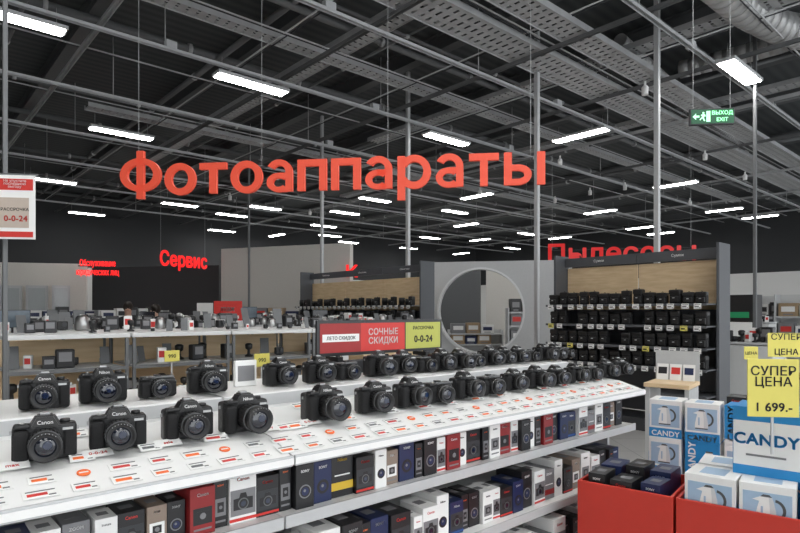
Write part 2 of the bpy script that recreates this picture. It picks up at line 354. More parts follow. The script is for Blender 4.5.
# exit sign
w,h=.34,.13
body=B().box((0,0,0),(w,.03,h),dgrey,.004).done()
face=B().box((0,-.017,0),(w-.02,.004,h-.02),green).done()
y0,y1=-.022,-.018
arrow=B().prism([(-.15,0),(-.125,.025),(-.125,.008),(-.1,.008),(-.1,-.008),(-.125,-.008),(-.125,-.025)],y0,y1,exitw).done()
doorp=B().box((-.032,-.02,0),(.03,.002,.085),exitw).done()
b=B(); discm(b,-.07,.028,.008,y0,y1,exitw,10); b.prism([(-.085,.015),(-.06,.02),(-.05,.0),(-.06,.002),(-.066,-.012),(-.055,-.035),(-.064,-.037),(-.078,-.012),(-.092,-.03),(-.098,-.024),(-.08,-.002),(-.077,.006),(-.09,.004)],y0,y1,exitw); man=b.done()
thing('exit_sign',TR(PD(711.5,4.6,CZ+195*4.6/F),math.radians(-6)),'green illuminated exit sign with running figure, hung on thin cords','exit sign',
 [('housing',body),('green_face',face),('arrow_symbol',arrow),('door_symbol',doorp),('running_figure',man),('lettering',text('ВЫХОД',.042,exitw,.001,.015),T(.073,-.02,.012)),('lettering',text('EXIT',.042,exitw,.001,.015),T(.073,-.02,-.04)),
 ('suspension_cord',rodme,T(-.14,0,.06)@Matrix.Diagonal((.3,.3,2.1,1))),('suspension_cord',rodme,T(.14,0,.06)@Matrix.Diagonal((.3,.3,2.1,1)))])
# ================= DSLR templates
def dslr(kind):
    s=[]
    b=B()
    if kind=='big': W,H,D,LR,LL_=.14,.092,.05,.037,.10
    elif kind=='std': W,H,D,LR,LL_=.134,.086,.045,.034,.075
    else: W,H,D,LR,LL_=.122,.066,.035,.03,.055
    b.box((0,0,H/2),(W,D,H),black,.009,3)
    b.box((-W/2+.018,-D/2-.006,H*.47),(.036,.035,H*.9),rubber,.012,3)
    b.box((W/2-.015,-D/2-.001,H*.45),(.028,.012,H*.75),rubber,.005,2)
    b.box((-W/2+.02,-D/2-.002,H+.001),(.034,.03,.01),black,.004,2)
    b.box((0,D/2+.003,H*.48),(W*.62,.008,H*.72),scrd,.003)
    b.lathe([(0,LR*1.12),(.008,LR*1.08)],black,(0,-D/2+.004,H*.52),'y',28)
    body=b.done(); s.append(('body',body))
    if kind!='mini':
        b=B(); t=bmesh.new(); bmesh.ops.create_cube(t,size=1)
        for v in t.verts:
            z=v.co.z>0; v.co=Vector((v.co.x*(.038 if z else .07),v.co.y*(.04 if z else .058)-(.004 if z else .006),(.022 if z else -.006)))
        bmesh.ops.bevel(t,geom=list(t.edges),offset=.004,segments=2,affect='EDGES')
        b._merge(t,black,False,Matrix.Translation((0,0,H))); b.box((0,.006,H+.024),(.02,.02,.004),silver)
        s.append(('viewfinder_hump',b.done()))
        s.append(('brand_lettering',text('Nikon' if kind=='big' else 'Canon',.0125,wtext,.0006,.0),T(0,-D/2-.0115,H+.003)))
        b=B(); b.box((W/2-.02,-D/2-.008,H-.012),(.022,.001,.006),silver); s.append(('model_badge',b.done()))
    else:
        b=B(); b.box((0,0,H+.003),(W*.9,D*.85,.008),mgrey,.003); b.box((0,0,H+.01),(.02,.018,.005),black); s.append(('top_plate',b.done()))
        s.append(('brand_lettering',text('SONY',.010,wtext,.0006,.0),T(0,-D/2-.001,H-.012)))
    b=B(); zc=H*.52; y=-D/2+.002
    b.lathe([(0,LR),(.006,LR),(.007,LR*.96),(LL_*.25,LR*.97),(LL_*.26,LR*1.03),(LL_*.62,LR*1.03),(LL_*.63,LR*.95),(LL_*.7,LR*.95),(LL_*.72,LR*1.0),(LL_,LR*1.02),(LL_,LR*.86),(LL_-.008,LR*.74)],black,(0,y,zc),'y',32)
    for k in range(24):
        a=2*math.pi*k/24; b.box((LR*1.03*math.cos(a),y-LL_*.44,zc+LR*1.03*math.sin(a)),(.003,LL_*.34,.003),rubber,rot=Matrix.Rotation(-a,4,'Y'))
    s.append(('lens_barrel',b.done()))
    s.append(('accent_ring',B().lathe([(0,LR*1.035),(.0012,LR*1.035)],silver if kind=='mini' else mgrey,(0,y-LL_*.66,zc),'y',32).done()))
    b=B(); b.lathe([(0,LR*.72),(.001,LR*.7),(.005,LR*.45),(.0065,LR*.1)],glassy,(0,y-LL_+.0095,zc),'y',28); b.lathe([(0,LR*.3),(.0008,LR*.25)],lensblue,(.004,y-LL_+.003,zc+.004),'y',16)
    s.append(('front_glass',b.done()))
    b=B()
    for k in range(7):
        a=math.pi*(.28+.44*k/6); b.box((LR*.93*math.cos(a),y-LL_-.0003,zc+LR*.93*math.sin(a)),(.0016,.0005,.0014),lgrey,rot=Matrix.Rotation(-a+math.pi/2,4,'Y'))
    s.append(('ring_markings',b.done()))
    s.append(('mode_dial',B().lathe([(0,.011),(.008,.011),(.009,.009)],black,(W/2-.025,.0,H-.001),'z',20).done()))
    s.append(('shutter_button',B().lathe([(0,.006),(.004,.005)],silver,(-W/2+.02,-D/2-.006,H+.006),'z',14).done()))
    for sx in (-1,1): s.append(('strap_lug',B().box((sx*(W/2+.002),0,H-.016),(.006,.005,.009),silver,.001).done()))
    return s
DS={k:dslr(k) for k in ('big','std','mini')}
DL={'big':'black digital SLR camera with long zoom lens on the display deck','std':'black digital SLR camera with kit lens on the display deck','mini':'compact black mirrorless camera with grey top plate on the display deck'}
ZB=1.212; UE=2.99
# deck profile: steeper label strip in front, gentler platform behind
VL,ZL=1.43,1.092
def zdeck(v): return ZL+(v-VL)/.13*.036 if v<VL+.13 else ZL+.036+(v-VL-.13)/.31*.024
for i,px in enumerate([45,118,187,243,322,373,408,437,462,488,512,534,554,572,589,604,618]):
    k=['std','std','std','big','big','std','std','mini','std','mini','std','big','std','std','mini','std','std'][i]
    v=1.655+random.uniform(-.01,.01); p=UV(u_at(px,v),v,zdeck(v)+.003)
    thing('dslr_camera',TR(p,A+random.uniform(-.22,.12),(1.02 if i<10 else .9)*(1.0 if k!='mini' else 1.08)),DL[k],'camera',DS[k],'cameras in the front row')
for i,px in enumerate([45,103,157,207,279,318,346,378,402,424,440,457,474,488,502,516,529,541,553,564]):
    k=['std','big','mini','big','std','std','mini','big','std','mini'][i%10]
    v=2.02+random.uniform(-.02,.02); p=UV(u_at(px,v),v,ZB+.001)
    thing('dslr_camera',TR(p,A+random.uniform(-.3,.1),.97*(1 if i<11 else .9)),DL[k],'camera',DS[k],'cameras in the back row')
# ================= COUNTER
def counter(u0,u1):
    L=u1-u0
    P=[]
    P.append(('plinth',B().box((L/2,.44,.06),(L,.7,.12),dgrey).done()))
    P.append(('back_panel',B().box((L/2,.86,.65),(L,.02,1.1),white).done()))
    for z,y0 in ((.905,.05),(.655,.035),(.41,-.01)):
        b=B(); b.box((L/2,(y0+.85)/2,z-.011),(L,.85-y0,.022),white,.002); b.box((L/2,y0-.006,z-.014),(L,.01,.036),lgrey,.002)
        P.append(('shelf',b.done()))
    for x in (.012,L-.012): P.append(('upright',B().box((x,.52,.61),(.018,.66,.98),lgrey).done()))
    b=B(); b.prismx([(0,ZL-.022),(0,ZL),(.13,ZL+.036),(.45,ZL+.0615),(.45,ZL+.02),(.13,ZL+.008)],0,L,white); P.append(('sloping_deck',b.done()))
    b=B(); b.box((L/2,-.006,ZL-.012),(L,.012,.03),lgrey,.003); b.box((L/2,-.0135,ZL-.012),(L,.002,.018),white); P.append(('price_rail',b.done()))
    b=B(); b.box((L/2,.66,1.175),(L,.42,.07),white,.004); b.box((L/2,.448,1.185),(L,.004,.04),lgrey); P.append(('raised_tier',b.done()))
    thing('display_counter',TR(UV(u0,VL,0),A),'long white camera display counter with sloping deck and box shelves','display counter',P,'camera display counters')
us=u_at(285,1.47)
counter(-.35,us-.003); counter(us+.003,UE)
def tag(m1,m2,w=.055,h=.035):
    b=B(); b.box((0,0,0),(w,.0015,h),m1,.0004,1); b.box((-w*.1,-.0011,-h*.1),(w*.55,.0006,h*.3),m2); b.box((0,-.0011,h*.3),(w*.8,.0006,h*.1),mgrey)
    b.box((w*.3,-.0011,-h*.3),(w*.2,.0006,h*.12),mgrey)
    return b.done()
def sticker():
    b=B(); discm(b,0,0,.015,-.0008,.0008,orange,18); b.box((0,-.001,0),(.02,.0006,.005),wtext); return b.done()
tags=[tag(wcard,orange),tag(wcard,red),tag(wcard,mgrey),tag(wcard,orange,w=.065,h=.04),tag(wcard,red,w=.07)]
stk=sticker()
slope=math.atan2(.036,.13)
fl1=Matrix.Rotation(-(math.pi/2-slope),4,'X')      # lying on the label strip
fl2=Matrix.Rotation(math.radians(-70),4,'X')        # propped
# two neat rows on the label strip, spaced along the counter
u=.08; i=0
while u<UE-.05:
    for v in (VL+.033,VL+.092):
        if not (v>VL+.05 and i%4==3):
            mk('price_card',tags[(i*2+(1 if v>VL+.05 else 0))%5],TR(UV(u+(.012 if v>VL+.05 else 0),v,zdeck(v)+.0035),A+random.uniform(-.03,.03))@fl1,None,'small white printed price card on the sloping label strip','price card','price cards on the front deck')
    if i%4==3: mk('round_sticker',stk,TR(UV(u+.01,VL+.092,zdeck(VL+.092)+.003),A)@fl1,None,'round orange sticker with white print on the deck','sticker','orange stickers on the deck')
    u+=.088; i+=1
for i,px in enumerate([82,150,215,284,296,348,392,424,450,476,500,524,544,564,582,598]):
    v=1.60
    mk('price_card',tags[(i*2)%5],TR(UV(u_at(px,v),v,zdeck(v)+.009),A+random.uniform(-.1,.1))@fl2,None,'small white printed price card propped between the cameras','price card','price cards on the front deck')
for i,px in enumerate([25,75,130,182,232,262,300,335,362,392,415,435,455,475,495,513,530,548,565,582,594]):
    mk('price_card',tags[(i*3)%5],TR(UV(u_at(px,1.82),1.82,zdeck(1.82)+.011),A+random.uniform(-.08,.08))@fl2,None,'small white printed price card propped behind the front cameras','price card','price cards below the raised tier')
def info(px,txt):
    v=1.605
    P=[('card',B().box((0,0,.0),(.07,.001,.034),wcard).done()),('lettering',text(txt,.016,red,.0004,.015),T(0,-.001,-.006))]
    thing('info_card',TR(UV(u_at(px,v),v,zdeck(v)+.012),A)@fl2,'white leaflet with red lettering propped on the sloping deck','card',P,'leaflets on the deck')
for px,t in ((12,'max'),(98,'0-0-24'),(168,'sale'),(268,'Sony'),(310,'0-0-24')): info(px,t)
def gift(w,h,d,base,style,word,wm,pic=wcard):
    b=B(); b.box((0,d/2,h/2),(w,d,h),base,.0012,1); P=[('carton',b.done())]
    b=B(); y0,y1=-.0006,.0002
    if style=='cam':
        b.box((0,0,h*.4),(w*.94,.0008,h*.5),gcard if base is wcard else dgrey)
        b.prism([(-w*.36,h*.26),(w*.36,h*.26),(w*.36,h*.48),(w*.15,h*.49),(w*.1,h*.58),(-w*.1,h*.58),(-w*.15,h*.49),(-w*.36,h*.48)],y0-.0004,y1,kblack)
        discm(b,0,h*.37,w*.2,y0-.0008,y1,mgrey); discm(b,0,h*.37,w*.16,y0-.001,y1,kblack); discm(b,0,h*.37,w*.1,y0-.0012,y1,lensblue)
        b.box((0,0,h*.07),(w,.001,h*.06),pic)
    elif style=='lens':
        discm(b,0,h*.38,w*.33,y0,y1,kblack if base!=kblack else gcard); discm(b,0,h*.38,w*.27,y0-.0004,y1,kblack); discm(b,0,h*.38,w*.2,y0-.0006,y1,navy); discm(b,-w*.03,h*.4,w*.07,y0-.0008,y1,gcard)
    elif style=='band':
        b.box((0,0,h*.25),(w,.001,h*.18),pic); b.box((0,0,h*.5),(w*.7,.0012,h*.03),wcard)
    else:
        b.box((0,0,h*.4),(w*.75,.001,h*.35),pic); b.box((0,-.0004,h*.4),(w*.45,.001,h*.2),kblack); discm(b,0,h*.4,w*.12,y0-.0012,y1,gcard)
        b.box((0,0,h*.12),(w*.7,.001,h*.04),gcard)
    P.append(('printed_picture',b.done()))
    t=text(word,w*.17,wm,.0003,.02); P.append(('brand_lettering',t,T(0,-.0005,h*.82)))
    b=B(); b.box((0,d/2,h+.0003),(w*.5,d*.3,.0006),gcard); P.append(('top_sticker',b.done()))
    return P,w,h,d
G=[ (gift(.078,.14,.13,wcard,'cam','Canon',red,red),'white camera carton with camera picture'),
 (gift(.082,.135,.13,kblack,'band','Nikon',yel2,yel2),'black camera carton with yellow band'),
 (gift(.068,.13,.12,navy,'lens','SONY',wtext),'navy blue carton with lens picture'),
 (gift(.072,.13,.12,rcard,'lab','Canon',wtext,kblack),'dark red camera carton with picture'),
 (gift(.07,.14,.12,wcard,'lab','instax',kblack,gcard),'white carton with printed picture panel'),
 (gift(.064,.135,.12,kblack,'lens','SONY',wtext),'black carton with round lens picture'),
 (gift(.072,.125,.12,navy,'cam','Nikon',wtext,blue),'blue carton with camera picture'),
 (gift(.052,.135,.12,wcard,'lens','Nikon',kblack),'narrow white carton with lens picture'),
 (gift(.08,.125,.12,kblack,'cam','Canon',red,red),'wide black carton with camera picture'),
 (gift(.068,.115,.12,gcard,'band','ZOOM',wtext,rcard),'grey carton with dark red band'),
 (gift(.04,.135,.12,kblack,'lab','SONY',orange,gcard),'slim black carton with small picture'),
 (gift(.045,.13,.12,wcard,'cam','Canon',red,red),'slim white carton with small camera picture'),
 (gift(.06,.12,.12,brown0:=mat('taupe_card',(.26,.2,.16),.55),'lab','FUJI',wtext,wcard),'taupe carton with printed picture panel')]
def fill(ua,ub,v,z,hmax,order,grp,hs=(1,1)):
    u=ua; i=0
    while u<ub:
        (P,w,h,d),lab=G[order[i%len(order)]]; s=random.uniform(*hs); s=min(s,hmax/h)
        if u<.55: s=min(s,.1/h)
        if u+w*s>ub: break
        M=Matrix.Translation(UV(u+w*s/2,v+random.uniform(0,.025),z))@Matrix.Rotation(A+random.uniform(-.03,.03),4,'Z')@Matrix.Scale(s,4)
        thing('camera_carton',M,lab+' on the shelf','box',P,grp); u+=w*s+random.uniform(.002,.006); i+=1
fill(.08,UE-.03,1.50,.906,.145,[5,2,6,0,9,4,8,12,5,3,10,0,8,10,5,2,1,8,7,12,2,10,5,11,3,7,8,10,4,3,11,5,7,10,3],'cartons on the upper shelf',(.9,1.05))
fill(.45,UE-.03,1.49,.656,.2,[2,5,0,9,7,8,12,4,0,5,10,2,8,11,0,7,6,10,5,4,11,8],'cartons on the middle shelf',(.9,1.25))
fill(1.0,UE-.03,1.45,.411,.2,[0,7,4,9,0,5,5,4,10,7,2,8],'cartons on the lower shelf',(.95,1.3))
# promo board
u0,u1=u_at(316,2.2),u_at(441,2.2); L=u1-u0; h=.165
P=[('frame',B().box((0,0,h/2+.025),(L,.014,h),kblack,.002).done()),('stand_foot',B().box((-L*.35,.03,.01),(.03,.1,.02),kblack).box((-L*.35,0,.03),(.02,.01,.05),kblack).done()),('stand_foot',B().box((L*.35,.03,.01),(.03,.1,.02),kblack).box((L*.35,0,.03),(.02,.01,.05),kblack).done())]
zc=h/2+.025; hh=h-.03
P.append(('dark_red_panel',B().box((-L*.335,-.0075,zc),(L*.29,.002,hh),dred).done()))
P.append(('red_panel',B().box((-L*.015,-.0075,zc),(L*.35,.002,hh),red).done()))
P.append(('white_label',B().box((-L*.335,-.009,zc),(L*.26,.002,.035),wcard).done()))
P.append(('green_panel',B().box((L*.325,-.0075,zc),(L*.31,.002,hh),lime).done()))
P+= [('lettering',text('СОЧНЫЕ\nСКИДКИ',.043,wtext,.0005,.02),T(-L*.015,-.009,zc+.01)),('lettering',text('РАССРОЧКА',.024,kblack,.0005,.015),T(L*.325,-.009,zc+.03)),('lettering',text('0-0-24',.048,kblack,.0005,.03),T(L*.325,-.009,zc-.035)),('lettering',text('ЛЕТО СКИДОК',.022,kblack,.0005,.015),T(-L*.335,-.0105,zc-.008))]
thing('promotion_board',TR(UV((u0+u1)/2,2.2,1.212+.06),A),'black-framed promotional board with red and yellow-green panels','sign board',P)
mk('sign_riser',B().box((0,0,.03),(L*.9,.06,.06),dgrey,.004).done(),TR(UV((u0+u1)/2,2.22,1.2105),A),None,'low dark riser block under the promotional board','riser')
mk('leaflet_holder',B().box((0,0,.05),(.09,.02,.1),wcard,.002).box((0,-.011,.05),(.07,.002,.06),gcard).done(),TR(UV(u_at(245,2.1),2.1,1.211),A),None,'small white leaflet holder between the cameras','leaflet holder')
# ================= LENS & case templates
def lens():
    b=B(); b.lathe([(0,.036),(.004,.038),(.035,.038),(.036,.041),(.075,.041),(.078,.038),(.1,.04),(.1,.034),(.096,.03)],black,(0,0,0),'z',18); P=[('barrel',b.done())]
    P.append(('accent_ring',B().lathe([(0,.0425),(.004,.0425)],mgrey,(0,0,.083),'z',18).done()))
    b=B(); b.lathe([(0,.031),(.002,.028)],glassy,(0,0,.096),'z',16); P.append(('front_glass',b.done())); return P
LENS=lens()
def case(w,h):
    P=[('body',B().box((0,0,h/2),(w,.09,h),rubber,.02,3).done())]
    P.append(('flap',B().box((0,-.006,h*.82),(w*1.03,.094,h*.34),black,.014,2).done()))
    P.append(('front_pocket',B().box((0,-.052,h*.33),(w*.78,.024,h*.42),black,.008,2).done()))
    P.append(('hang_loop',B().tube((-.015,0,h-.004),(0,0,h+.014),.003,rubber,6).tube((.015,0,h-.004),(0,0,h+.014),.003,rubber,6).done()))
    P.append(('logo_patch',B().box((0,-.065,h*.42),(.026,.002,.009),lgrey).done()))
    return P
CASES=[case(.135,.17),case(.12,.19),case(.14,.15)]
ptag=tag(wcard,gcard,w=.085,h=.062); ytag=tag(yellow,kblack,w=.085,h=.062)
def gondola(p,ang,L,nmod,zs,dep,lab,title,ztop=2.3):
    P=[]; ml=L/nmod
    P.append(('base',B().box((L/2,-dep/2,.08),(L,dep,.16),dgrey).done()))
    P.append(('lower_back_panel',B().box((L/2,.03,.85),(L,.03,1.36),gunm).done()))
    for i in range(nmod):
        P.append(('wood_panel',B().box((ml*(i+.5),.02,1.84),(ml-.02,.03,.62),wood,.003).done()))
        P.append(('header_board',B().box((ml*(i+.5),-.03,ztop-.07),(ml-.01,.05,.13),gunm,.003).done()))
        P.append(('header_lettering',text(title,.05,wtext,.001,.0),T(ml*(i+.5),-.057,ztop-.085)))
    for x in (-.02,L+.02): P.append(('side_panel',B().box((x,-.12,ztop/2+.02),(.035,.35,ztop+.02),gunm,.004).done()))
    for z in zs:
        b=B(); b.box((L/2,-dep/2,z-.008),(L-.01,dep,.016),gunm,.002); b.box((L/2,-dep-.006,z-.012),(L-.01,.012,.03),gunm,.002)
        P.append(('shelf',b.done()))
    return thing('shelving_gondola',TR(p,ang),lab,'shelving unit',P)
ga=A-math.pi/2
Lp=PD(567,8.74,0); zs=(1.60,1.335,1.07,.82,.5)
gondola(Lp,ga,2.2,2,zs,.55,'grey shelving unit with oak back panel holding camera cases','Сумки')
GM=TR(Lp,ga)
for z in zs[:4]:
    for i in range(14):
        x=.09+i*.155
        if random.random()<.03: continue
        s=random.uniform(.92,1.04)
        thing('camera_case',GM@TR(Vector((x+random.uniform(-.006,.006),-.45,z)),random.uniform(-.1,.1),s),'black padded camera case standing on a grey shelf','camera case',random.choice(CASES),'camera cases on the shelves')
        mk('price_card',ptag if random.random()<.95 else ytag,GM@T(x+random.uniform(-.02,.02),-.568,z-.03),None,'white price card clipped to the shelf edge','price card','price cards on the case shelving')
Lm=PD(312,13.4,0); Rm=PD(431,10.5,0); Lg=(Rm-Lm).length; angm=math.atan2((Rm-Lm).y,(Rm-Lm).x)
zm=(1.62,1.38,1.14,.85)
gondola(Lm,angm,Lg,3,zm,.45,'grey shelving unit with oak back panel holding camera lenses','Объективы',2.38)
GM=TR(Lm,angm)
for z in zm[:3]:
    n=24
    for i in range(n):
        x=.1+i*(Lg-.2)/(n-1)
        if i%3==2: thing('camera_case',GM@TR(Vector((x,-.38,z)),0,.85),'black padded camera case standing on a grey shelf','camera case',CASES[1],'camera cases on the lens shelves')
        else: thing('camera_lens',GM@TR(Vector((x,-.33,z)),0,random.uniform(1.1,1.5)),'black camera lens standing upright on a shelf','camera lens',LENS,'lenses on the shelves')
        mk('price_card',ptag,GM@T(x,-.468,z-.03),None,'white price card clipped to the lens shelf edge','price card','price cards on the lens shelving')
# ================= round portal wall
p0=PD(433,11.9,0);p1=PD(572,11.3,0); L=(p1-p0).length; cx=(482-433)/(572-433)*L; cz=1.52; r=.84; top=2.52; th=.22
t=bmesh.new(); n=48; ins=[];out=[]
for i in range(n):
    a=2*math.pi*i/n+.001; c,s=math.cos(a),math.sin(a)
    ins.append((cx+r*c,cz+r*s)); ks=[]
    if c>1e-6: ks.append((L-cx)/c)
    if c<-1e-6: ks.append(-cx/c)
    if s>1e-6: ks.append((top-cz)/s)
    if s<-1e-6: ks.append(-cz/s)
    k=min(ks); out.append((cx+k*c,cz+k*s))
for c in [(0,0),(L,0),(L,top),(0,top)]:
    j=min(range(n),key=lambda i:(out[i][0]-c[0])**2+(out[i][1]-c[1])**2); out[j]=c
V={}
for nm,y in (('f',0),('b',th)):
    V[nm+'i']=[t.verts.new((x,y,z)) for x,z in ins]; V[nm+'o']=[t.verts.new((x,y,z)) for x,z in out]
for i in range(n):
    j=(i+1)%n
    t.faces.new((V['fi'][i],V['fo'][i],V['fo'][j],V['fi'][j])); t.faces.new((V['bi'][j],V['bo'][j],V['bo'][i],V['bi'][i]))
    t.faces.new((V['fi'][i],V['fi'][j],V['bi'][j],V['bi'][i])); t.faces.new((V['fo'][j],V['fo'][i],V['bo'][i],V['bo'][j]))
bmesh.ops.recalc_face_normals(t,faces=t.faces)
b=B(); portal=mat('portal_plaster',(.52,.53,.54),.7); b._merge(t,portal)
b.arc(cx,cz,r+.04,r+.04,.04,0,360,-.03,0.0,mat('portal_rim',(.7,.71,.72),.6),n=48)
mk('portal_wall',b.done(),TR(p0,math.atan2((p1-p0).y,(p1-p0).x)),None,'pale grey freestanding wall with a large circular opening','partition wall')
# far racks with cartons
fc=[]
brown=mat('kraft_card',(.35,.25,.15),.6)
for k,(m1,m2) in enumerate(((gcard,red),(wcard,navy),(kblack,gcard),(gcard,wcard),(navy,wcard),(wcard,kblack),(brown,wcard))):
    w,h,d=[(.3,.3,.3),(.36,.24,.3),(.26,.34,.3),(.4,.28,.3),(.3,.22,.3),(.24,.3,.3),(.38,.3,.3)][k]
    fc.append((B().box((0,0,h/2),(w,d,h),m1,.004,1).box((0,-d/2-.001,h*.55),(w*.7,.002,h*.4),m2).box((0,-d/2-.001,h*.15),(w*.5,.002,h*.08),gcard).done(),w,h))
def rack(M,L,zz=(.5,.95,1.4),H=1.9,lab='pale shop rack with shelves of boxed appliances'):
    P=[('back_board',B().box((L/2,.02,H/2),(L,.03,H),greyw).done()),('base',B().box((L/2,-.2,.06),(L,.42,.12),dgrey).done())]
    for z in zz: P.append(('shelf',B().box((L/2,-.2,z-.012),(L-.04,.4,.024),white).box((L/2,-.405,z-.015),(L-.04,.01,.04),yellow if z==.95 else lgrey).done()))
    for x in (0,L): P.append(('side_frame',B().box((x,-.19,H/2),(.03,.4,H),lgrey).done()))
    thing('shop_rack',M,lab,'shelving unit',P,'shop racks')
    for z in zz[1:]:
        x=.06
        while True:
            me,w,h=random.choice(fc)
            if x+w>L-.03: break
            mk('appliance_carton',me,M@T(x+w/2,-.2,z),None,'printed appliance carton on a shop rack','box','cartons on the shop racks'); x+=w+.03
rack(TR(PD(448,16.6,0),0),1.5,(.3,.6,.9),1.0); rack(TR(PD(506,15.2,0),0),1.2,(.35,.75,1.15,1.5),1.6)
for px,d,L,ang in ((745,15,2.2,ga),(735,19.5,2.4,ga),(780,13.5,2,ga),(395,17.5,1.8,ga)):
    rack(TR(PD(px,d,0),ang),L)
# racks in the left mid-ground against the pale walls
for px,d,L,ang in ((20,14.8,1.8,A),(95,15.5,1.8,A),(255,14.0,1.5,0)):
    rack(TR(PD(px,d,0),ang),L,(.5,.9,1.3),1.55)
# ================= left vitrines
def vitrine(u0,L,V_,zt):
    P=[]
    P.append(('cabinet',B().box((L/2,.25,.5),(L,.46,1.0),wood,.004).done()))
    P.append(('top_slab',B().box((L/2,.25,zt-.015),(L,.5,.025),greyw,.003).done()))
    for x in (.015,L-.015):
        for y in (.015,.48): P.append(('corner_post',B().box((x,y,(zt+1.0)/2-.02),(.018,.018,zt-1.02),mgrey,.002).done()))
    P.append(('wood_back',B().box((L/2,.47,1.17),(L-.05,.015,.32),wood).done()))
    P.append(('middle_shelf',B().box((L/2,.25,1.18),(L-.05,.4,.012),lgrey).done()))
    P.append(('front_rail',B().box((L/2,-.003,1.18),(L-.02,.006,.02),mgrey).done()))
    thing('display_cabinet',TR(UV(u0,V_,0),A),'low oak display cabinet with pale grey top and shelf','display cabinet',P,'oak display cabinets')
for k in range(4): vitrine(.46+k*.62,.61,3.55,1.38)
for k in range(3): vitrine(.95+k*.74,.73,4.7,1.36)
gad=[]
b=B(); b.box((0,0,.03),(.06,.035,.05),black,.006); b.lathe([(0,.014),(.012,.014)],dgrey,(.01,-.017,.035),'y',14); b.lathe([(0,.02),(.004,.02)],dgrey,(0,0,0),'z',14); gad.append((b.done(),'action_camera','small black action camera on a disc stand','action camera'))
b=B(); b.box((0,0,.045),(.05,.05,.09),wcard,.002,1); b.box((0,-.0255,.05),(.035,.001,.04),red); gad.append((b.done(),'small_carton','small white and red gadget carton','box'))
b=B(); b.box((0,0,.04),(.07,.05,.08),kblack,.002,1); b.box((0,-.0255,.045),(.05,.001,.03),gcard); gad.append((b.done(),'small_carton','small black and grey gadget carton','box'))
b=B(); b.lathe([(0,.03),(.01,.03),(.02,.012),(.05,.01),(.06,.025),(.09,.028),(.1,.015)],black,(0,0,0),'z',14); gad.append((b.done(),'webcam','small round black webcam on a stalk','webcam'))
b=B(); b.box((0,0,.05),(.09,.05,.1),kblack,.008,2); b.box((0,-.026,.06),(.06,.002,.05),gcard); gad.append((b.done(),'speaker','small black box speaker with grey front','speaker'))
b=B(); b.box((0,0,.06),(.06,.004,.12),mgrey,.002,1,rot=Matrix.Rotation(-.25,4,'X')); b.box((0,.03,.02),(.05,.05,.04),wcard,.002,1); gad.append((b.done(),'smartphone','grey smartphone leaning on a white stand','phone'))
b=B(); b.lathe([(0,.035),(.005,.038),(.07,.034),(.085,.02),(.09,.004)],silver,(0,0,0),'z',16); b.box((.048,0,.045),(.008,.01,.06),kblack,.003); b.box((.04,0,.075),(.02,.01,.008),kblack); b.box((.04,0,.015),(.02,.01,.008),kblack); gad.append((b.done(),'electric_kettle','small steel electric kettle with black handle','kettle'))
for k in range(4):
    for z,n in ((1.002,6),(1.187,7),(1.381,6)):
        for j in range(n):
            if random.random()<.1: continue
            g=random.choice(gad[:6]); u=.46+k*.62+.06+j*.48/(n-1)
            mk(g[1],g[0],TR(UV(u,3.55+random.uniform(.1,.3),z),A+random.uniform(-.4,.4),random.uniform(.8,1.1) if z<1.3 else random.uniform(.3,.75)),None,g[2]+' on a display cabinet',g[3],'gadgets in the display cabinets')
for k in range(3):
    for j in range(6):
        g=random.choice(gad); mk(g[1],g[0],TR(UV(.95+k*.74+.06+j*.116,4.7+random.uniform(.15,.35),1.361),A+random.uniform(-.4,.4),random.uniform(.8,1.5)),None,g[2]+' on a display cabinet',g[3],'gadgets in the display cabinets')
def ysign(px,py,d,w,h,lines,lab,ang,fs=None,post=True,two=None):
    p=PD(px,d,CZ-(py-HY)*d/F); W=w*d/F; H=h*d/F; fs=fs or H*.3
    P=[('card',B().box((0,0,0),(W,.004,H),yellow,.001,1).done()),('lettering',text(lines,fs,kblack,.0006,.01,lines=.85),T(0,-.003,H*.22 if two or '\n' in lines else -fs*.35))]
    if two: P.append(('price_lettering',text(two,fs*.95,kblack,.0006,.02),T(0,-.003,-H*.4)))
    if post: P.append(('holder_stem',B().box((0,.006,-H/2-.06),(.008,.006,.14),lgrey).done()))
    thing('price_sign',TR(p,ang),lab,'price sign',P,'yellow price signs')
ysign(262,360,3.6,17,13,'990','small yellow price card above the display cabinets',A,fs=.035)
ysign(172,356,3.4,15,11,'990','small yellow price card above the display cabinets',A,fs=.03)
# ================= red bins
Bo=Vector((.74,2.42,0)); ba=math.radians(-38); bx=Vector((math.cos(ba),math.sin(ba),0))
def rbin(x0,w,dep,zt):
    P=[]; t=.012
    P.append(('front_board',B().box((w/2,t/2,zt/2),(w,t,zt),redbin,.003).done()))
    P.append(('back_board',B().box((w/2,dep-t/2,zt/2),(w,t,zt),redbin,.003).done()))
    P.append(('side_board',B().box((t/2,dep/2,zt/2),(t,dep-2*t,zt),redbin,.003).done()))
    P.append(('side_board',B().box((w-t/2,dep/2,zt/2),(t,dep-2*t,zt),redbin,.003).done()))
    P.append(('inner_floor',B().box((w/2,dep/2,zt-.12),(w-2*t,dep-2*t,.01),redbin).done()))
    thing('red_bin',TR(Bo+bx*x0,ba),'tall red promotional bin open at the top','promotion bin',P,'red promotion bins')
rbin(0,.37,.36,.80); rbin(.38,.62,.45,.80)
sh1=mat('kettle_shade_print',(.62,.64,.66),.5); sh2=mat('kettle_dark_print',(.08,.085,.09),.5)
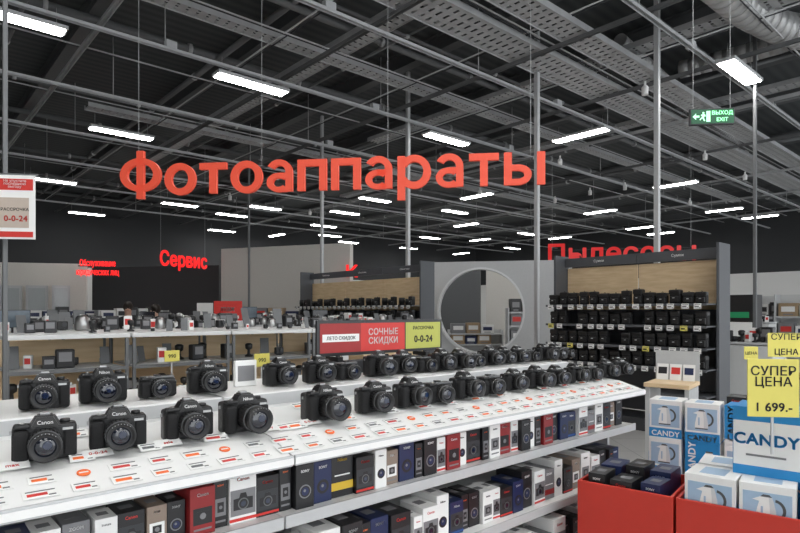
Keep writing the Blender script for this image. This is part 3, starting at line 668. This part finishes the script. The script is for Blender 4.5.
def kpic(b,w,h,y0,y1):
    b.box((0,y0+.0006,h*.58),(w*.86,.0008,h*.58),pale)
    L_=[(-.2,.34),(-.21,.4),(-.2,.5),(-.17,.62),(-.14,.72),(-.26,.74),(-.12,.80)]; Rr=[(.09,.80),(.12,.72),(.15,.6),(.17,.48),(.17,.38),(.15,.34)]
    b.prism([(x*w,z*h) for x,z in L_+Rr],y0-.0004,y1,wcard)
    b.prism([(.05*w,.34*h),(.05*w,.6*h),(.03*w,.8*h),(.09*w,.8*h),(.12*w,.72*h),(.15*w,.6*h),(.17*w,.48*h),(.17*w,.38*h),(.15*w,.34*h)],y0-.0006,y1,sh1)
    b.arc(.13*w,.6*h,.2*w,.18*h,.055*w,-75,85,y0-.0006,y1,sh2,n=16)
    b.prism([(-.12*w,.8*h),(.09*w,.8*h),(.04*w,.84*h),(-.07*w,.84*h)],y0-.0006,y1,sh2)
    b.box((-w*.02,y0-.0005,h*.355),(w*.36,.0006,h*.03),sh2)
    b.box((-w*.09,y0-.0007,h*.54),(w*.04,.0006,h*.2),pale)
def kettlebox(w=.17,h=.21,d=.17):
    P=[('carton',B().box((0,d/2,h/2),(w,d,h),wcard,.002,1).done())]
    P.append(('blue_panel',B().box((0,-.0003,h*.12),(w,.001,h*.24),cyan).done()))
    P.append(('blue_panel',B().box((-w/2-.0003,d/2,h*.3),(.001,d,h*.6),cyan).done()))
    P.append(('top_print',B().box((0,d*.5,h+.0003),(w*.5,d*.6,.0008),pale).done()))
    b=B(); kpic(b,w,h,-.0012,0); P.append(('kettle_picture',b.done()))
    P.append(('brand_lettering',text('CANDY',w*.24,wtext,.0005,.025),T(0,-.0012,h*.04)))
    P.append(('side_lettering',text('CANDY',w*.2,wtext,.0005,.02),T(-w/2-.0012,d/2,h*.25)@Matrix.Rotation(-math.pi/2,4,'Z')))
    return P
KB=kettlebox()
def bluebox(w=.17,h=.21,d=.17,vert=False):
    P=[('carton',B().box((0,d/2,h/2),(w,d,h),wcard,.002,1).done())]
    P.append(('blue_panel',B().box((0,-.0003,h*.58),(w,.001,h*.84),cyan).done()))
    P.append(('blue_panel',B().box((0,d/2,h+.0003),(w,d,.001),cyan).done()))
    P.append(('blue_panel',B().box((-w/2-.0003,d/2,h*.58),(.001,d,h*.84),cyan).done()))
    if vert:
        P.append(('brand_lettering',text('CANDY',w*.3,wtext,.0005,.03),T(-w*.2,-.0012,h*.55)@Matrix.Rotation(-math.pi/2,4,'Y')))
        b=B(); b.prism([(w*.02,h*.25),(w*.36,h*.25),(w*.37,h*.4),(w*.3,h*.75),(w*.08,h*.75),(w*.03,h*.5)],-.0012,0,wcard); b.box((w*.2,-.001,h*.77),(w*.2,.001,h*.04),sh2); P.append(('kettle_picture',b.done()))
    else:
        P.append(('brand_lettering',text('CANDY',w*.28,wtext,.0005,.03),T(0,-.0012,h*.6)))
        P.append(('small_print',B().box((0,-.001,h*.4),(w*.6,.001,h*.03),wcard).done()))
    return P
def logobox(w=.21,h=.25,d=.19):
    P=[('carton',B().box((0,d/2,h/2),(w,d,h),wcard,.002,1).done())]
    P.append(('blue_panel',B().box((0,-.0003,h*.07),(w,.001,h*.14),cyan).done()))
    P.append(('blue_panel',B().box((0,d/2,h+.0003),(w,d,.001),cyan).done()))
    P.append(('blue_panel',B().box((0,-.0003,h*.9),(w,.001,h*.2),cyan).done()))
    P.append(('blue_panel',B().box((-w/2-.0003,d/2,h*.5),(.001,d,h),cyan).done()))
    P.append(('brand_lettering',text('CANDY',w*.27,cyan,.0005,.035),T(0,-.0012,h*.46)))
    P.append(('small_print',B().box((0,-.001,h*.3),(w*.6,.001,h*.03),gcard).done()))
    return P
BB=bluebox(); BV=bluebox(vert=True); LB=logobox()
def kb(M,t,s=''): thing('kettle_carton',M,('white and blue kettle carton with kettle picture' if t is KB else ('white carton with large blue lettering and blue bands' if t is LB else 'bright blue appliance carton with white lettering'))+s,'box',t,'kettle cartons')
BM=TR(Bo,ba); zi=.686
for x,y,z,t,s in ((.49,.04,zi,KB,1),(.67,.04,zi,KB,1),(.86,.04,zi,KB,1),(.50,.24,zi,KB,1),(.69,.24,zi,BB,1),(.88,.24,zi,KB,1),(.655,.15,zi+.2105,LB,1.0)):
    kb(BM@T(x,y-.02,z)@Matrix.Rotation(random.uniform(-.06,.06),4,'Z')@Matrix.Scale(s,4),t,' in the red bin')
for x,y,z,g in ((.07,.05,zi,5),(.17,.04,zi,8),(.28,.05,zi,2),(.08,.2,zi,6),(.18,.2,zi,5),(.28,.2,zi,2)):
    (P,w,h,d),lab=G[g]; thing('camera_carton',BM@T(x,y-.02,z)@Matrix.Scale(1.08 if y<.15 else 1.2,4)@Matrix.Rotation(random.uniform(-.1,.1),4,'Z'),lab+' in the red bin','box',P,'cartons in the red bin')
so=PD(655,3.25,0)
mk('white_podium',B().box((.42,.2,.29),(.96,.42,.58),white,.005).done(),TR(so,ba),None,'plain white podium carrying stacked kettle cartons','podium')
SM=TR(so,ba)
for r_ in range(2):
    for c in range(5):
        t=BV if (c+r_*3)%4==1 else KB
        kb(SM@T(.04+c*.19,.04+random.uniform(0,.02),.581+r_*.212)@Matrix.Rotation(random.uniform(-.05,.05),4,'Z'),t,' stacked on the podium')
s2=TR(PD(735,3.8,0),ba)
mk('white_podium',B().box((.4,.2,.38),(1.0,.45,.76),white,.005).done(),s2,None,'plain white podium carrying dark and blue cartons','podium')
for c in range(7):
    (P,w,h,d),lab=G[[8,2,5,8,5,2,5][c]]
    thing('appliance_carton',s2@T(.0+c*.135,.05,.761)@Matrix.Scale(1.4,4),lab+' stacked on the podium','box',P,'dark cartons on the podium')
ysign(773,388,2.0,48,58,'СУПЕР\nЦЕНА','large yellow price sign reading СУПЕР ЦЕНА 1699 on a stem',math.radians(-8),fs=.044,two='1 699.-')
ysign(786,345,3.4,34,24,'СУПЕР','yellow price sign reading СУПЕР above the cartons',math.radians(-8),fs=.05,two='ЦЕНА')
ysign(751,353,4.3,13,13,'ЦЕНА','small yellow price card on a stem above the cartons',math.radians(-8),fs=.03)
P=[('table_top',B().box((0,0,.98),(.3,.35,.03),wood,.003).done()),('leg_frame',B().box((-.13,0,.48),(.03,.3,.96),lgrey).done()),('leg_frame',B().box((.13,0,.48),(.03,.3,.96),lgrey).done()),('back_board',B().box((0,.16,1.1),(.3,.015,.22),lgrey).done())]
thing('leaflet_table',TR(PD(672,4.2,0),ba),'small oak-topped table with pale metal frame','table',P)
for i,(m1,m2) in enumerate(((wcard,kblack),(wcard,red),(wcard,navy))):
    b=B(); b.box((0,0,.06),(.08,.004,.12),m1); b.box((0,-.003,.07),(.06,.001,.05),m2); mk('leaflet',b.done(),TR(PD(672,4.2,0),ba)@T(-.09+i*.09,.1,.996)@Matrix.Rotation(-.2,4,'X'),None,'printed white leaflet leaning on the table back board','leaflet','leaflets on the table')
# ================= left hanging poster
P=[('panel',B().box((0,0,0),(.26,.006,.34),wcard,.001,1).done()),('red_header',B().box((0,-.004,.12),(.24,.001,.06),red).done()),
 ('lettering',text('Не упустите\nпоследнюю\nвыгоду',.019,wtext,.0004,.01,lines=.8),T(.03,-.005,.133)),
 ('picture',B().box((0,-.004,-.03),(.2,.001,.16),mat('beige_print',(.5,.42,.36),.5)).done()),
 ('lettering',text('РАССРОЧКА',.022,kblack,.0004,.02),T(.03,-.005,-.02)),('lettering',text('0-0-24',.042,red,.0004,.03),T(.035,-.005,-.075)),
 ('lower_stripe',B().box((0,-.004,-.145),(.24,.001,.03),red).done()),('clip_arm',B().box((0,.01,.175),(.28,.008,.012),mgrey).done())]
thing('hanging_poster',TR(PD(9,2.68,CZ+105*2.68/F),math.radians(8),.87),'white and red instalment poster clipped to a thin pole','poster',P)
# ================= background stands
def monitor(w,h,m):
    return [('bezel',B().box((0,0,h/2+.1),(w,.03,h),kblack,.004).done()),('screen',B().box((0,-.017,h/2+.1),(w-.03,.004,h-.03),m).done()),('stand_neck',B().box((0,.01,.06),(.05,.02,.12),kblack).done()),('stand_foot',B().box((0,.01,.006),(.2,.14,.012),kblack).done())]
MN=[monitor(.6,.36,scrm),monitor(.6,.36,scrd)]
def stand(M0,w,h,dep,m=white):
    P=[('carcass',B().box((0,0,h/2-.02),(w,dep,h-.04),m,.005).done()),('worktop',B().box((0,0,h-.015),(w+.04,dep+.04,.03),lgrey if m is not gunm else white,.003).done()),('plinth',B().box((0,-dep/2-.001,.05),(w-.02,.01,.1),dgrey).done())]
    thing('display_stand',M0,('dark' if m is gunm else 'pale')+' display stand with flat worktop on the sales floor','display stand',P,'display stands')
    return M0@T(0,0,h)
defs=[]
for V_,us_,h in ((6.4,(1.2,2.6,4.0,5.4),1.3),(8.4,(1.6,3.1,4.6,6.0),1.3),(10.6,(2.2,3.8,5.4),1.3)):
    for u in us_: defs.append((TR(UV(u,V_,0),A),1.15,h,wood if (int(u*10)+int(V_))%3==0 else (greyw if (int(u*10)+int(V_))%4 else gunm)))
for px,d,w,h in ((745,7.9,.8,1.1),(740,12.2,1.2,1.3)): defs.append((TR(PD(px,d,0),ga),w,h,greyw))
for i,(M0,w,h,m) in enumerate(defs):
    M=stand(M0,w,h,.5,m)
    if random.random()<.45: thing('monitor',M@TR(Vector((-w/4,.12,0)),0,random.uniform(.45,.65)),'black computer monitor on a display stand','monitor',MN[i%2],'monitors on the stands')
    for row,(yy,s0,s1) in enumerate(((-.15,1.1,1.6),(.04,1.4,2.1))):
        for j in range(9):
            if row and j<4: continue
            g=random.choice(gad); mk(g[1],g[0],M@TR(Vector((-w/2+.06+j*(w-.12)/8,yy+random.uniform(-.02,.02),.001)),random.uniform(-.4,.4),random.uniform(s0,s1)),None,g[2]+' on a display stand',g[3],'gadgets on the stands')
def poster(px,py,d,w,h,m,lab,txt=None,ang=0):
    W=w*d/F;H=h*d/F; z=CZ-(py-HY)*d/F
    P=[('panel',B().box((0,0,0),(W,.02,H),m,.003).done()),('frame_foot',B().box((0,.02,-(z-.0)/2-H/4),(.03,.02,z-H/2+.0),mgrey).box((0,.02,-z+.015),(.3,.3,.03),mgrey).done()),('printed_band',B().box((0,-.011,-H*.3),(W*.8,.002,H*.15),wcard if m is not wcard else red).done())]
    if txt: P.append(('lettering',text(txt,H*.4,wtext,.001,.02),T(0,-.013,0)))
    thing('floor_poster',TR(PD(px,d,z),ang),lab,'poster',P,'standing posters')
poster(228,311,7.4,28,20,red,'red promotional poster on a thin floor stand','max')
poster(205,312,11.4,16,18,wcard,'white promotional poster on a thin floor stand')
P=[('body',B().box((0,0,.9),(.5,.35,1.8),kblack,.01).done()),('green_panel',B().box((0,-.18,1.45),(.3,.01,.1),mat('green_print',(.02,.3,.12),.4)).done()),('white_panel',B().box((0,-.18,1.2),(.4,.01,.25),wcard).done()),('shelf',B().box((0,-.22,.95),(.46,.12,.02),lgrey).done())]
thing('display_kiosk',TR(PD(743,10.2,0),ga),'black display kiosk with small green panel and white board','kiosk',P)
# ================= PEOPLE
def person(p,ang,shirt,trs,lab,sc=1):
    vs=[(0,0,.95),(0,0,1.15),(0,0,1.38),(0,0,1.49),(0,0,1.56),(0,-.01,1.66),
        (.1,0,.9),(.11,-.01,.5),(.11,.02,.08),(.11,-.12,.04),(-.1,0,.9),(-.11,-.01,.5),(-.11,.02,.08),(-.11,-.12,.04),
        (.19,0,1.41),(.24,0,1.13),(.22,-.14,.93),(.21,-.2,.87),(-.19,0,1.41),(-.24,0,1.13),(-.22,-.14,.93),(-.21,-.2,.87)]
    es=[(0,1),(1,2),(2,3),(3,4),(4,5),(0,6),(6,7),(7,8),(8,9),(0,10),(10,11),(11,12),(12,13),(2,14),(14,15),(15,16),(16,17),(2,18),(18,19),(19,20),(20,21)]
    rs=[.15,.14,.16,.06,.065,.095,.1,.07,.05,.035,.1,.07,.05,.035,.07,.05,.04,.03,.07,.05,.04,.03]
    me=bpy.data.meshes.new('p'); me.from_pydata(vs,es,[]); o=bpy.data.objects.new('p',me); COL.objects.link(o)
    o.modifiers.new('s','SKIN')
    for i,sv in enumerate(me.skin_vertices[0].data): sv.radius=(rs[i],rs[i]*(.7 if i<3 else 1))
    me.skin_vertices[0].data[0].use_root=True
    su=o.modifiers.new('u','SUBSURF'); su.levels=2; su.render_levels=2
    dg=bpy.context.evaluated_depsgraph_get(); m2=bpy.data.meshes.new_from_object(o.evaluated_get(dg)); bpy.data.objects.remove(o)
    m2.materials.clear()
    for m in (skin,shirt,trs,kblack): m2.materials.append(m)
    for f in m2.polygons:
        z=f.center.z; f.use_smooth=True
        f.material_index=0 if (z>1.5 or (abs(f.center.x)>.17 and z<1.0 and f.center.y<-.1)) else (1 if z>.95 else (2 if z>.1 else 3))
    b=B(); t=bmesh.new(); bmesh.ops.create_uvsphere(t,u_segments=16,v_segments=10,radius=.115)
    for v in t.verts:
        v.co=Vector((v.co.x*.85,v.co.y+.015,v.co.z*1.05))
        if v.co.y<-.03 and v.co.z<.03: v.co.y=-.03
    b._merge(t,hair,True,Matrix.Translation((0,0,1.69)))
    b2=B(); b2.lathe([(0,.012),(.03,.006)],skin,(0,-.09,1.65),'y',8)
    b3=B(); b3.box((0,-.104,1.605),(.045,.006,.008),mat('lip_red',(.35,.1,.08),.5))
    ps=[('body',m2),('hair',b.done()),('nose',b2.done()),('mouth',b3.done())]
    for sx in (-1,1): ps.append(('eye',B().lathe([(0,.009),(.004,.004)],kblack,(sx*.032,-.094,1.672),'y',8).done()))
    thing('person',TR(p,ang,sc),lab,'person',ps)
rdc=mat('red_cloth',(.5,.05,.05),.8); jn=mat('denim',(.04,.06,.1),.8); dkc=mat('black_cloth',(.015,.015,.018),.8)
def on_v(px,V_): return UV(u_at(px,V_),V_,0)
person(on_v(128,12.2),.4,dkc,jn,'person in black top standing at a counter facing the room',.95)
person(on_v(155,11.9),-.5,rdc,jn,'person in red top standing beside the service counter',.92)
# ================= CAMERA / WORLD
cam=bpy.data.cameras.new('camera'); co=bpy.data.objects.new('camera',cam); COL.objects.link(co)
co.location=(0,0,CZ); co.rotation_euler=(math.pi/2,0,0); cam.sensor_width=36; cam.lens=36*F/800; cam.shift_y=(HY-266.5)/800
cam.clip_start=.05; bpy.context.scene.camera=co
w=bpy.data.worlds.new('w'); bpy.context.scene.world=w; w.use_nodes=True
w.node_tree.nodes['Background'].inputs[0].default_value=(.93,.97,1,1); w.node_tree.nodes['Background'].inputs[1].default_value=2.6
try: bpy.context.scene.view_settings.view_transform='Standard'
except Exception as e: print(e)
